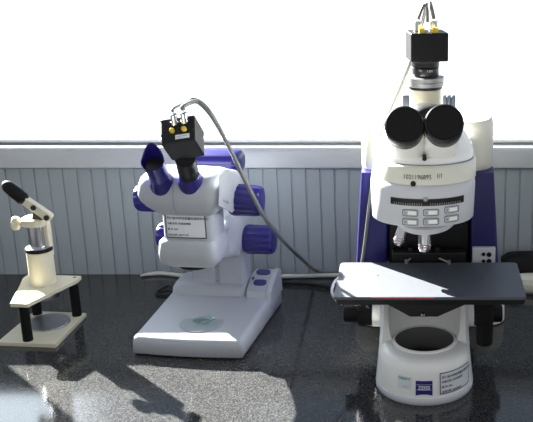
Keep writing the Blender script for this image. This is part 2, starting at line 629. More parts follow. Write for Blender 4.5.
# eyepiece tubes
def eye_tube(pc, pm):
    """blue tapered tube from the head to the mouth"""
    d = (pm - pc).normalized()
    b = NB()
    L = (pm - pc).length
    lathe(b, pc - d * 0.026, d, [(0, 0.0235), (0.024, 0.0235), (0.032, 0.0225), (0.040, 0.0205), (0.044, 0.0185), (0.050, 0.0185), (0.052, 0.0172)], 48)
    return obj('eyepiece_tube', b, M['blue'], sm), d, L
pcl, pml = S.px(162.5, 184, -0.002), S.px(152.7, 161, -0.052)
et, d, L = eye_tube(pcl, pml)
# blue eyecup with a raised wing
a, b_, d = basis(d)
bm = NB()
seg = 48
rings = []
wing_dir = Vector((0.15, 0.55, 0.8)); wing_dir = (wing_dir - d * wing_dir.dot(d)).normalized()
ec0 = pcl + d * 0.020
Lc = (pml - ec0).length
for t, r, wf in ((0, 0.0165, 0), (0.004, 0.0180, 0), (Lc * 0.55, 0.0182, 0), (Lc * 0.8, 0.0192, 0.15), (Lc, 0.0206, 1), (Lc - 0.002, 0.0184, 0.98), (Lc * 0.85, 0.0165, 0.1), (Lc * 0.72, 0.0150, 0)):
    ring = []
    for i in range(seg):
        q = 2 * PI * i / seg
        e = a * math.cos(q) + b_ * math.sin(q)
        w = max(0, e.dot(wing_dir))
        ring.append(ec0 + d * (t + wf * 0.031 * w ** 1.6) + e * r * (1 - wf * 0.25 * w ** 3 * 0.6))
    rings.append(ring)
loft(bm, rings, True, False)
ecup = obj('eyecup', bm, M['blue'], sm, angle=50)
bm = NB()
cyl(bm, ec0 + d * (Lc * 0.70), ec0 + d * (Lc * 0.78), 0.0155)
obj('eyepiece_lens', bm, M['black_metal'], ecup)
# right tube carries the camera
pcr = S.px(191, 182.5, -0.002)
dr = (S.px(184.5, 156, -0.058) - pcr).normalized()
eye_tube(pcr, pcr + dr * 0.07)
bm = NB()
lathe(bm, pcr + dr * 0.018, dr, [(0, 0.0165), (0.014, 0.0165), (0.015, 0.0150), (0.022, 0.0150), (0.023, 0.0180), (0.036, 0.0180), (0.06, 0.018)], 40)
obj('camera_adapter', bm, M['black'], sm)
cc = S.px(183.0, 138, -0.070)
side = Vector((math.cos(R(18)), math.sin(R(18)), -0.03))
axc = Vector((0.0, -math.sin(R(48)), math.cos(R(48))))
side = (side - axc * side.dot(axc)).normalized()
cam, T, ax, side, oth = camera_block(sm, cc, axc, side, (0.058, 0.049, 0.058), True, 1)
if oth.z < 0: oth = -oth
T = lambda a, b, t=0.0: cc + ax * (0.029 + t) + side * a + oth * b
for uu in (-0.0090, 0.0115):
    bm = NB()
    lathe(bm, T(uu, -0.002, -0.002), ax, [(0, 0.0043), (0.006, 0.0043), (0.008, 0.0036), (0.0085, 0.002)], 20)
    obj('yellow_plug', bm, M['yellow'], cam)
bm = NB()
pl = lambda x, y: T(x, y, 0.0006)
sheet(bm, pl, -0.004, 0.020, -0.019, -0.0105, 0, 1)
pl3 = lambda x, y: T(x, y, 0.0009)
text_into(bm, 'MADE IN CHINA', 0.0024, lambda x, y: pl3(-0.0025 + x, -0.0145 + y), 1)
text_into(bm, 'SN 0502117', 0.0024, lambda x, y: pl3(-0.0025 + x, -0.0178 + y), 1)
flat_obj('sticker', bm, [M['paper'], M['ink']], cam)
for uu, vv in ((-0.028, 0.020), (0.028, 0.020), (-0.028, -0.008), (0.026, -0.004), (-0.005, -0.008)):
    bm = NB()
    cyl(bm, T(uu, vv, -0.001), T(uu, vv, 0.0006), 0.0017, seg=12)
    obj('screw', bm, M['black_metal'], cam)
cdir = (ax + Vector((0, 0.5, 0.35))).normalized()
for uu in (-0.005, 0.012):
    bm = NB()
    lathe(bm, T(uu, 0.013, -0.001), cdir, [(0, 0.0072), (0.004, 0.0072), (0.0042, 0.0060), (0.017, 0.0060), (0.018, 0.0045)], 24)
    obj('cable_connector', bm, M['chrome'], cam)
CAM_A = [T(uu, 0.013, -0.001) + cdir * (0.0185 + q) for uu, q in ((-0.005, 0.0025), (0.012, 0.004))]

# watch glass lying on the stage plate
wz = 0.0409
wc = S.px(203, 320.5, 0.068); wc.z = wz
bm = NB()
def tear(k, z, s=1.0):
    out = []
    for i in range(40):
        q = 2 * PI * i / 40
        rr = 0.0185 * s
        xx, yy = rr * 1.12 * math.cos(q), rr * 1.0 * math.sin(q)
        if xx > 0 and yy > 0: xx *= 1.18; yy *= 1.12
        out.append(Vector((xx * k, yy * k, z)))
    return out
loft(bm, [tear(0.75, 0.0), tear(1.0, 0.0045), tear(0.97, 0.0050), tear(0.72, 0.0012)])
wg = obj('watch_glass', bm, M['green_glass'])
wp = S.M @ wc
wg.location = wp
tag(wg, 'small greenish clear glass dish lying on the round plate of the stereo microscope base', 'glass dish')

# ================================================================== COMPOUND MICROSCOPE
A0 = Frame(0.008, 1.437, 0)
am = thing('compound_microscope', 'large white upright microscope with blue pillars, dark wide stage and camera on top, at right', 'microscope', A0)
Vy = lambda y: y - 1.437          # world depth -> local
def aobj(name, bm, m, parent=None, **k):
    return obj(name, bm, m, parent or am, **k)
# foot
bm = NB()
cf = Vy(1.524)
loft(bm, [dring(0.0, 0, cf, 0.086, 0.086, 0.36), dring(0.003, 0, cf, 0.0878, 0.0878, 0.36), dring(0.010, 0, cf, 0.0878, 0.0878, 0.36), dring(0.0125, 0, cf, 0.0860, 0.0860, 0.36)])
aobj('foot_rim', bm, M['scope_grey'], angle=40)
bm = NB()
loft(bm, [dring(0.012, 0, cf, 0.0845, 0.0845, 0.35), dring(0.058, 0, cf, 0.0825, 0.0825, 0.35), dring(0.067, 0, cf, 0.0810, 0.0805, 0.35), dring(0.073, 0, cf, 0.077, 0.0755, 0.35), dring(0.0765, 0, cf, 0.070, 0.068, 0.35), dring(0.0775, 0, cf, 0.062, 0.06, 0.34)])
aobj('foot', bm, M['scope_white'], angle=60)
def on_foot(s, z, lift=0.0008):
    """s: arc length round the front of the foot, to the right of its middle"""
    r = 0.0845 - (z - 0.012) * 0.0435 + lift
    q = s / 0.084 - PI / 2
    return Vector((r * math.cos(q), cf + r * math.sin(q), z))
# luminous field port
bm = NB()
dc = Vy(1.537)
lathe(bm, (0, dc, 0.0765), (0, 0, 1), [(0, 0.058), (0.0025, 0.0575), (0.0045, 0.0555), (0.0045, 0.0530), (0.0032, 0.0528)], 64, cap1=False)
fpr = aobj('light_port', bm, M['scope_white'], angle=60)
bm = NB()
lathe(bm, (0, dc, 0.0768), (0, 0, 1), [(0, 0.0528), (0.0032, 0.0528), (0.0042, 0.045), (0.0046, 0.001)], 64)
obj('filter_glass', bm, mat('black_filter_glass', (14, 14, 15), 0.18, grain=0.05), fpr)
# trunk hollowed in front
bm = NB()
def trunk(z, yf, rin, hw):
    out = []
    for i in range(25):                    # concave front, from right flank to left flank
        q = PI * i / 24
        rr = rin
        out.append(Vector((rr * math.cos(q), max(dc + rr * math.sin(q), yf), z)))
    out += [Vector((-hw + 0.006, yf - 0.004, z)), Vector((-hw, yf + 0.004, z)), Vector((-hw, 0.36, z)), Vector((hw, 0.36, z)), Vector((hw, yf + 0.004, z)), Vector((hw - 0.006, yf - 0.004, z))]
    return out
loft(bm, [trunk(0.070, Vy(1.530), 0.0565, 0.0815), trunk(0.080, Vy(1.536), 0.059, 0.081), trunk(0.092, Vy(1.540), 0.063, 0.0800), trunk(0.115, Vy(1.544), 0.065, 0.0795), trunk(0.186, Vy(1.548), 0.066, 0.0785)])
aobj('trunk', bm, M['scope_white'], angle=50)
# printed marks on the foot
bm = NB()
zc = A0.px(423, 389, 0).z
zl0, zl1 = A0.px(423, 396.5, 0).z, A0.px(423, 382, 0).z
sl0, sl1 = -0.0155, 0.0135
# logo: rectangle with an arched lower edge
n = 12
lo = []
for i in range(n + 1):
    s = sl0 + (sl1 - sl0) * i / n
    lo.append((s, zl0 + 0.0028 * math.sin(PI * i / n)))
tv = [bm.verts.new(on_foot(s, zl1)) for s, z in lo]
bv = [bm.verts.new(on_foot(s, z)) for s, z in lo]
for i in range(n):
    bm.faces.new((bv[i], bv[i + 1], tv[i + 1], tv[i]))
hh = (zl1 - zl0)
pf = lambda x, y: on_foot(x, y, 0.0012)
text_into(bm, 'ZEISS', 0.0098, lambda x, y: pf((sl0 + sl1) / 2 + x, zl0 + hh * 0.42 + y), 1, 'CENTER', bold=0.00022, squeeze=0.93)
for zz in (0.375, 0.745):
    sheet(bm, pf, sl0 + 0.001, sl1 - 0.001, zl0 + hh * zz, zl0 + hh * zz + 0.0005, 1, 6)
flat_obj('maker_badge', bm, [M['logo'], M['paper']], am)
bm = NB()
z0l, z1l = 0.0185, 0.0585
s0l, s1l = 0.0265, 0.0985
sheet(bm, lambda x, y: on_foot(x, y, 0.0008), s0l, s1l, z0l, z1l, 0, 16)
for a in ((s0l, s1l, z0l, z0l + 0.0015), (s0l, s1l, z1l - 0.0015, z1l)):
    sheet(bm, pf, *a, 1, 16)
for a in ((s0l, s0l + 0.0014, z0l, z1l), (s1l - 0.0014, s1l, z0l, z1l)):
    sheet(bm, pf, *a, 1, 1)
for y, tx, sz in ((0.0475, '四川省中药材质量标准研究中心', 0.0054), (0.0395, '设备名称: 光学显微镜', 0.0048), (0.0300, '编 号: 006', 0.0048), (0.0210, '启用日期: 2005年6月', 0.0046)):
    text_into(bm, tx, sz, lambda x, yy, y=y: pf(s0l + 0.0035 + x, y + yy), 1, bold=0.00008)
flat_obj('label', bm, [M['paper'], M['ink']], am)
bm = NB()
s0, s1, za, zb = -0.0485, -0.0235, 0.0285, 0.0515
sheet(bm, lambda x, y: on_foot(x, y, 0.0008), s0, s1, za, zb, 0, 8)
text_into(bm, '计量合格证', 0.0052, lambda x, y: pf(s0 + 0.0005 + x, zb - 0.0062 + y), 1, bold=0.00025, squeeze=0.92)
text_into(bm, '2006.03', 0.003, lambda x, y: pf(s0 + 0.010 + x, za + 0.003 + y), 2)
flat_obj('inspection_sticker', bm, [M['paper'], M['green_ink'], M['light_grey']], am)
# focus drive left and right
az = 0.0905
ay = Vy(1.620)
for s in (-1, 1):
    bm = NB()
    x0 = 0.070
    x1 = 0.0975 if s < 0 else 0.093
    cyl(bm, (s * x0, ay, az), (s * x1, ay, az), 0.0215, seg=40, ch=0.001)
    aobj('drive_hub', bm, M['scope_white'])
    bm = NB()
    lathe(bm, (s * x1, ay, az + 0.001), (s, 0, 0), [(0, 0.019), (0.002, 0.0205), (0.024, 0.0205), (0.027, 0.019), (0.027, 0.010)], 90, ribs=30, rib_d=0.0009, rib_rng=(1, 2))
    aobj('coarse_focus_knob', bm, M['rubber'], angle=25)
    bm = NB()
    lathe(bm, (s * (x1 + 0.0265), ay, az + 0.003), (s, 0, 0), [(0, 0.0150), (0.001, 0.0165), (0.024, 0.0165), (0.027, 0.015), (0.0275, 0.005)], 40)
    aobj('fine_focus_knob', bm, M['rubber'])
# substage carrier
bm = NB()
def cpl_(y, k):
    pts = [A0.px(x_, y_, y) for x_, y_ in ((384, 303), (470, 303), (437.5, 317), (410, 317))]
    return pts
c0 = [Vector((p.x, 0.05, p.z)) for p in cpl_(0.05, 1)]
c1 = [Vector((p.x * 1.0, 0.20, p.z)) for p in c0]
loft(bm, [c0, c1])
sc = aobj('substage_carrier', bm, M['black_metal'], bevel=0.002)
bm = NB()
p = A0.px(423, 314, 0.048)
lathe(bm, (p.x, 0.052, p.z), (0, -1, 0), [(0, 0.0042), (0.005, 0.0042), (0.008, 0.0036), (0.010, 0.0015)], 24)
obj('centring_screw', bm, M['chrome'], sc)
# stage
SX0, SX1, SY0, SY1, SZ = -0.153, 0.170, Vy(1.443), Vy(1.609), 0.200
bm = NB()
loft(bm, [sup(SZ - 0.005, SX0, SX1, SY0, SY1, 40, 96), sup(SZ - 0.0006, SX0, SX1, SY0, SY1, 40, 96), sup(SZ, SX0 + 0.0008, SX1 - 0.0008, SY0 + 0.0008, SY1 - 0.0008, 40, 96)])
st = aobj('stage', bm, M['stage'], angle=30)
bm = NB()
loft(bm, [sup(SZ - 0.0150, SX0 + 0.004, SX1 - 0.002, SY0 + 0.003, SY1, 40, 96), sup(SZ - 0.0053, SX0 + 0.003, SX1 - 0.001, SY0 + 0.002, SY1, 40, 96)])
obj('stage_underplate', bm, M['black_metal'], st, angle=30)
bm = NB()
xa, xb = A0.px(371, 300, SY0).x, A0.px(434, 300, SY0).x
box(bm, ((xa + xb) / 2, SY0 - 0.0002, SZ - 0.0012), (xb - xa, 0.0008, 0.0010))
obj('red_edge_line', bm, M['red'], st)
for hx, hy in ((378, 275.5), (481, 278)):
    t = A0.px(hx, hy, 0.08)
    o = A0.I @ Vector((0, 0, HCAM)); k = (SZ - o.z) / (t.z - o.z); q = o + (t - o) * k
    bm = NB(); cyl(bm, (q.x, q.y, SZ - 0.003), (q.x, q.y, SZ + 0.0003), 0.0016, seg=16)
    obj('screw_hole', bm, M['black'], st)
def on_stage(hx, hy, z=SZ):
    t = A0.px(hx, hy, 0.08)
    o = A0.I @ Vector((0, 0, HCAM)); k = (z - o.z) / (t.z - o.z)
    return o + (t - o) * k
for p0, p1 in (((406.5, 263.5), (418, 256.5)), ((449, 264), (427, 257.5))):
    a = on_stage(*p0); b = on_stage(*p1)
    bm = NB()
    up_ = Vector((0, 0, 0.005))
    tube(bm, [a + Vector((0, 0, 0.003)), a * 0.7 + b * 0.3 + up_, a * 0.3 + b * 0.7 + up_ * 1.3, b + up_], 0.0021, 10)
    cyl(bm, (a.x, a.y, SZ - 0.001), (a.x, a.y, SZ + 0.0075), 0.0033, seg=16)
    obj('stage_clip', bm, M['satin'], st)
# rear rail and stage block
bm = NB()
box(bm, (0.008, Vy(1.625), 0.208), (0.135, 0.022, 0.018))
obj('stage_rail', bm, M['black_metal'], st, bevel=0.002)
for xx in (-0.026, 0.024):
    bm = NB()
    cyl(bm, (xx, Vy(1.627), 0.216), (xx, Vy(1.627), 0.223), 0.006, seg=20)
    obj('rail_screw', bm, M['black_metal'], st)
bm = NB()
box(bm, (0.008, Vy(1.690), 0.245), (0.150, 0.09, 0.20))
aobj('stage_drive_block', bm, M['black'], bevel=0.004)
# stage drive stalk on the right
bm = NB()
sx = A0.px(484.5, 325, Vy(1.52)).x
sv = Vy(1.52)
lathe(bm, (sx, sv, 0.188), (0, 0, -1), [(0, 0.0172), (0.020, 0.0172), (0.0205, 0.0160), (0.024, 0.0160), (0.0245, 0.0170), (0.064, 0.0165), (0.0645, 0.0148), (0.068, 0.0148), (0.0685, 0.0155), (0.106, 0.015), (0.109, 0.0135), (0.109, 0.004)], 60, ribs=24, rib_d=0.0006, rib_rng=(4, 5))
aobj('stage_drive_knob', bm, M['rubber'], angle=25)
# stand: plinth, pillars, cap
bm = NB()
loft(bm, [sup(0.0, -0.145, 0.168, Vy(1.765), Vy(1.985), 6), sup(0.003, -0.148, 0.171, Vy(1.762), Vy(1.988), 6), sup(0.05, -0.146, 0.169, Vy(1.765), Vy(1.988), 6), sup(0.062, -0.138, 0.160, Vy(1.772), Vy(1.98), 6)])
aobj('stand_plinth', bm, M['ivory'], angle=50)
def pillar(x0b, x1b, x0t, x1t, name='pillar'):
    b = NB()
    rr = []
    for k in range(7):
        t = k / 6
        rr.append(sup(0.105 + 0.258 * t, x0b + (x0t - x0b) * t, x1b + (x1t - x1b) * t, Vy(1.636), Vy(1.80), 14))
    loft(b, rr)
    return aobj(name, b, M['deep_blue'], angle=50)
pillar(-0.134, -0.072, -0.1155, -0.062)
pillar(0.088, 0.1450, 0.083, 0.1270)
bm = NB()
box(bm, (0.008, Vy(1.79), 0.20), (0.19, 0.13, 0.30))
aobj('rear_panel', bm, M['black'], bevel=0.003)
# white cap over the pillars, rounded ends
bm = NB()
def cap_ring(z, e, n=3.2):
    return sup(z, -0.1170 + e, 0.1285 - e, Vy(1.634) + e, Vy(1.785) - e, n)
loft(bm, [cap_ring(0.3625, 0.002), cap_ring(0.365, 0), cap_ring(0.440, 0.0), cap_ring(0.449, 0.002), cap_ring(0.4535, 0.006), cap_ring(0.4545, 0.012)])
aobj('stand_cap', bm, M['ivory'], angle=50)
bm = NB()
loft(bm, [sup(0.335, -0.066, 0.086, Vy(1.52), Vy(1.70), 8), sup(0.428, -0.066, 0.084, Vy(1.53), Vy(1.70), 8)])
aobj('head_arm', bm, M['scope_white'], bevel=0.003)
# control panel with four dots
bm = NB()
pa, pb = A0.px(472, 265.5, Vy(1.630)), A0.px(495.5, 247.5, Vy(1.630))
box(bm, ((pa.x + pb.x) / 2, Vy(1.636), (pa.z + pb.z) / 2), (pb.x - pa.x, 0.018, pb.z - pa.z))
cp = aobj('control_panel', bm, M['scope_grey'], bevel=0.0015)
for x_, y_, r_ in ((483.5, 254, 0.0033), (489, 254.5, 0.0045), (483.5, 261, 0.0033), (489, 261, 0.0045)):
    q = A0.px(x_, y_, Vy(1.627))
    bm = NB(); cyl(bm, (q.x, Vy(1.628), q.z), (q.x, Vy(1.625), q.z), r_, seg=20)
    obj('control_button', bm, M['black'], cp)
# nosepiece housing
cy_ = Vy(1.512)
HB = 0.0
def hd(z, rx, ry, cx=0.0):
    return dring(z, cx - 0.003, cy_, rx, ry, Vy(1.605))
zA = A0.px(423, 228, Vy(1.446)).z
zB = A0.px(423, 203.5, Vy(1.444)).z
zC = A0.px(423, 186, Vy(1.446)).z
bm = NB()
loft(bm, [hd(zA, 0.083, 0.061), hd(zA + 0.003, 0.0855, 0.0655), hd(zB - 0.006, 0.087, 0.0685), hd(zC - 0.012, 0.0878, 0.0695), hd(zC - 0.003, 0.0870, 0.0675), hd(zC + 0.002, 0.083, 0.062)])
nh = aobj('nosepiece_housing', bm, M['scope_grey'], angle=50)
def on_head(x, z, lift=0.0008):
    rx, ry = 0.0868 + lift, 0.0680 + lift
    # keep to the elliptical front
    q = max(-0.999, min(0.999, (x + 0.003) / rx))
    return Vector((x, cy_ - ry * math.sqrt(1 - q * q), z))
# black strip
bm = NB()
xs = [-0.056 + 0.120 * i / 24 for i in range(25)]
rr = []
za, zb = zB - 0.0040, zB + 0.0075
for zz, li in ((za, -0.002), (za, 0.0016), (zb, 0.0022), (zb, -0.002)):
    rr.append([on_head(x, zz, li) for x in xs])
vs = [[bm.verts.new(p) for p in r] for r in rr]
for j in range(3):
    for i in range(24):
        bm.faces.new((vs[j][i], vs[j][i + 1], vs[j + 1][i + 1], vs[j + 1][i]))
for i in (0, 24):
    bm.faces.new([vs[j][i] for j in range(4)])
strip = obj('slot_strip', bm, M['black'], nh, angle=30)
bm = NB()
for i in range(30):
    x = -0.050 + i * 0.0037
    if abs(x - 0.002) < 0.004: continue
    p = on_head(x, za + 0.003, 0.0026)
    box(bm, p, (0.0008, 0.0008, 0.003))
obj('strip_scale', bm, M['light_grey'], strip)
bm = NB()
p = on_head(0.001, zb, 0.001)
lathe(bm, (p.x, p.y + 0.004, p.z), (0, -1, 0), [(0, 0.004), (0.0055, 0.004), (0.0065, 0.003), (0.007, 0.001)], 20)
obj('index_pin', bm, M['satin'], strip)
# six keys in two rows
kx = (410.2, 431.0, 451.8)
for row, yrow in ((0, 211.6), (1, 220.8)):
    for col in range(3):
        dy = (0.8, 0.2, -1.2)[col]
        q = A0.px(kx[col], yrow + dy, Vy(1.448))
        z = q.z
        x = q.x
        w2, h2 = 0.0135, 0.0062
        if col == 2: w2 = 0.0125
        bm = NB()
        f = lambda a, b, l: on_head(x + a, z + b, l)
        rings = []
        for e, l in ((0, -0.002), (0, 0.0010), (0.0008, 0.0016)):
            rings.append([f(math.copysign(abs(math.cos(t)) ** 0.4, math.cos(t)) * (w2 - e), math.copysign(abs(math.sin(t)) ** 0.4, math.sin(t)) * (h2 - e), l) for t in [2 * PI * i / 32 for i in range(32)]])
        loft(bm, rings)
        for ff in bm.faces: ff.material_index = 0
        # dark hairline, pale face inside, digit
        def ringstrip(e0, e1, l, mi):
            A_ = [bm.verts.new(f(math.copysign(abs(math.cos(t)) ** 0.3, math.cos(t)) * (w2 - e0), math.copysign(abs(math.sin(t)) ** 0.3, math.sin(t)) * (h2 - e0), l)) for t in [2 * PI * i / 32 for i in range(32)]]
            B_ = [bm.verts.new(f(math.copysign(abs(math.cos(t)) ** 0.3, math.cos(t)) * (w2 - e1), math.copysign(abs(math.sin(t)) ** 0.3, math.sin(t)) * (h2 - e1), l)) for t in [2 * PI * i / 32 for i in range(32)]]
            for i in range(32):
                g_ = bm.faces.new((A_[i], A_[(i + 1) % 32], B_[(i + 1) % 32], B_[i])); g_.material_index = mi
        ringstrip(0.0006, 0.0014, 0.0019, 1)
        sheet(bm, lambda a, b: f(a, b, 0.0019), -w2 * 0.30, w2 * 0.72, -h2 * 0.5, h2 * 0.5, 2, 6)
        text_into(bm, str(row * 3 + col + 1), 0.0055, lambda a, b: f(-w2 * 0.72 + a, -0.0020 + b, 0.0020), 1)
        flat_obj('key', bm, [M['key'], M['ink'], M['scope_white']], nh)
# cream collar with the lettering
zD = A0.px(423, 166.5, Vy(1.449)).z
bm = NB()
def cd(z, rx, ry):
    return dring(z, 0.0005, cy_, rx, ry, Vy(1.600))
loft(bm, [cd(zC - 0.001, 0.082, 0.063), cd(zC + 0.0015, 0.0850, 0.0665), cd(zD - 0.004, 0.0850, 0.0660), cd(zD, 0.082, 0.062)])
col = aobj('collar', bm, M['ivory'], angle=50)
bm = NB()
cf2 = lambda x, z: Vector((x, cy_ - 0.0672 * math.sqrt(max(0, 1 - (x / 0.0855) ** 2)), z))
q = A0.px(402.8, 178.4, Vy(1.450))
text_into(bm, '1021196895', 0.0108, lambda x, y: cf2(q.x + x, q.z - 0.0004 + y), 0, squeeze=0.86)
q2 = A0.px(436.5, 177.6, Vy(1.450))
text_into(bm, '1/1', 0.0108, lambda x, y: cf2(q2.x + x, q2.z + y), 0, bold=0.0001, squeeze=0.72)
flat_obj('lettering', bm, [M['ink']], col)
bm = NB()
q = A0.px(413.2, 183.5, Vy(1.448))
cyl(bm, cf2(q.x, q.z) + Vector((0, 0.004, 0)), cf2(q.x, q.z) + Vector((0, -0.0010, 0)), 0.0044, seg=24)
obj('locking_screw', bm, M['black'], col)
# seam line, binocular base
zE = A0.px(423, 158, Vy(1.456)).z
bm = NB()
loft(bm, [cd(zD - 0.0005, 0.080, 0.060), cd(zD + 0.0012, 0.080, 0.060)])
aobj('joint_ring', bm, M['grey_seal'], angle=30)
bm = NB()
def be(z, rx, ry, cy=1.520, yb=1.605):
    return dring(z, 0.0, Vy(cy), rx, ry, Vy(yb))
loft(bm, [be(zD + 0.001, 0.0805, 0.0660), be(zD + 0.010, 0.0800, 0.0640), be(zD + 0.014, 0.077, 0.058), be(zD + 0.030, 0.068, 0.040), be(zD + 0.048, 0.058, 0.022), be(zD + 0.055, 0.052, 0.012)])
bb = aobj('binocular_body', bm, M['scope_white'], angle=45)
bm = NB()
q = A0.px(424.5, 158.5, Vy(1.450))
cyl(bm, (q.x, Vy(1.470), q.z), (q.x, Vy(1.4475), q.z), 0.0036, seg=24)
obj('locking_screw', bm, M['black'], bb)
# eyepieces
ea = R(27)
ed = Vector((0, -math.cos(ea), math.sin(ea)))
for px_, py_, s in ((404.3, 124.5, -1), (444.3, 122.5, 1)):
    face = A0.px(px_, py_, Vy(1.378))
    bm = NB()
    # white tube: rounded-square section leaving the body
    a, b_, d = basis(ed)
    rings = []
    for t, r in ((-0.115, 0.0300), (-0.070, 0.0285), (-0.046, 0.0275), (-0.040, 0.026)):
        ctr = face + ed * t + Vector((-s * 0.004 * (-t / 0.115), 0, 0))
        rings.append([ctr + a * r * math.copysign(abs(math.cos(q)) ** 0.75, math.cos(q)) + b_ * r * math.copysign(abs(math.sin(q)) ** 0.75, math.sin(q)) for q in [2 * PI * i / 40 for i in range(40)]])
    loft(bm, rings)
    aobj('eyepiece_tube', bm, M['scope_white'], angle=50)
    bm = NB()
    lathe(bm, face - ed * 0.042, ed, [(0, 0.0275), (0.002, 0.0290), (0.028, 0.0300), (0.0295, 0.0290), (0.031, 0.0300), (0.036, 0.0302), (0.040, 0.0295), (0.0415, 0.0275), (0.041, 0.0262), (0.0395, 0.0255)], 56)
    ep = aobj('eyepiece', bm, M['black'], angle=35)
    bm = NB()
    cyl(bm, face - ed * 0.004, face - ed * 0.0012, 0.0253, seg=48)
    obj('eyepiece_cap', bm, M['rubber'], ep)
# grey adjusters beside the tube
for px_, w_ in ((406.3, 0.0110), (449.0, 0.0200)):
    q = A0.px(px_, 101, Vy(1.455))
    bm = NB()
    if px_ < 420:
        box(bm, (q.x, q.y, q.z - 0.002), (w_, 0.012, 0.024))
    else:
        for k in (-1, 0, 1):
            box(bm, (q.x + k * 0.0072, q.y, q.z - 0.002), (0.0055, 0.012, 0.024))
        box(bm, (q.x, q.y + 0.002, q.z - 0.004), (0.0195, 0.008, 0.018))
    aobj('diopter_lever', bm, mat('slate_plastic', (92, 100, 112), 0.5, grain=0.05), bevel=0.001)
# black saddle and hinge between the eyepieces
bm = NB()
q = A0.px(425.5, 104, Vy(1.475))
lathe(bm, (q.x, Vy(1.475), q.z - 0.045), (0, 0, 1), [(0, 0.034), (0.02, 0.034), (0.035, 0.029), (0.042, 0.022), (0.045, 0.012), (0.0455, 0.001)], 40)
aobj('tube_saddle', bm, M['rubber'], angle=60)
bm = NB()
q = A0.px(424, 125, Vy(1.420))
cyl(bm, (q.x, Vy(1.418), q.z), (q.x, Vy(1.46), q.z - 0.012), 0.006, seg=20)
box(bm, (q.x, Vy(1.425), q.z - 0.008), (0.006, 0.012, 0.018))
aobj('hinge', bm, M['black'])
# photo tube, rings, adapter and camera
tx = A0.px(425.3, 95, Vy(1.56)).x
ty = Vy(1.56)
zz = lambda y: A0.px(425, y, ty).z
bm = NB()
lathe(bm, (tx, ty, 0.48), (0, 0, 1), [(0, 0.0265), (zz(88.5) - 0.48, 0.0265)], 48)
aobj('photo_tube', bm, M['cream'])
bm = NB()
lathe(bm, (tx, ty, zz(88.5)), (0, 0, 1), [(0, 0.024), (0.0008, 0.0285), (zz(85) - zz(88.5), 0.0285), (zz(85) - zz(88.5) + 0.0005, 0.02)], 48)
aobj('black_ring', bm, M['black_metal'])
bm = NB()
h_ = zz(76) - zz(85.5)
lathe(bm, (tx, ty, zz(85.5)), (0, 0, 1), [(0, 0.029), (0.001, 0.0310), (h_ * 0.45, 0.0310), (h_ * 0.5, 0.0302), (h_ * 0.55, 0.0315), (h_ - 0.001, 0.0315), (h_, 0.0295), (h_, 0.02)], 72)
aobj('clamp_ring', bm, M['satin'])
bm = NB()
b0 = zz(76.5)
h_ = zz(61.5) - b0
lathe(bm, (tx, ty, b0), (0, 0, 1), [(0, 0.0215), (0.003, 0.0228), (h_ * 0.62, 0.0228), (h_ * 0.66, 0.0215), (h_ * 0.70, 0.0235), (h_, 0.0235)], 56)
ad = aobj('camera_adapter', bm, M['black_metal'])
bm = NB()
def on_ad(x, z):
    q = x / 0.0228 - PI / 2
    return Vector((tx + 0.0233 * math.cos(q), ty + 0.0233 * math.sin(q), z))
text_into(bm, '1.0X', 0.0055, lambda x, y: on_ad(0.002 + x, b0 + 0.0105 + y), 0)
text_into(bm, 'TV', 0.0055, lambda x, y: on_ad(-0.012 + x, b0 + 0.0105 + y), 0)
text_into(bm, '60N', 0.0042, lambda x, y: on_ad(-0.008 + x, b0 + 0.0035 + y), 0)
flat_obj('lettering', bm, [M['paper']], ad)
zb0, zb1 = A0.px(425, 62.5, Vy(1.53)).z, A0.px(425, 33.5, Vy(1.53)).z
cw = A0.px(426.8, 45, ty)
cc2 = Vector((cw.x, ty, (zb0 + zb1) / 2))
camL = zb1 - zb0
rz = R(10)
side2 = Vector((math.cos(rz), math.sin(rz), 0))
cam2, T_, ax2, side2, oth2 = camera_block(am, cc2, (0, 0, 1), side2, (0.0625, 0.056, camL), False, 2)
T2 = lambda a, b, t=0.0: cc2 + Vector((0, 0, camL / 2 + t)) + side2 * a + Vector((-side2.y, side2.x, 0)) * b
for uu in (-0.012, 0.011):
    bm = NB()
    lathe(bm, T2(uu, -0.018, -0.002), (0, 0, 1), [(0, 0.0050), (0.008, 0.0050), (0.010, 0.0044), (0.0105, 0.002)], 20)
    obj('yellow_plug', bm, M['yellow'], cam2)
for uu in (-0.013, 0.013):
    bm = NB()
    lathe(bm, T2(uu, 0.006, -0.001), (0, 0, 1), [(0, 0.0080), (0.005, 0.0080), (0.0052, 0.0072), (0.0160, 0.0072), (0.017, 0.0060)], 24)
    obj('cable_connector', bm, M['chrome'], cam2)
bm = NB()
fq = T2(0.004, -0.0282, -camL + 0.010)
cyl(bm, fq, fq + Vector((side2.y, -side2.x, 0)) * 0.001, 0.0016, seg=12)
obj('screw', bm, M['black_metal'], cam2)
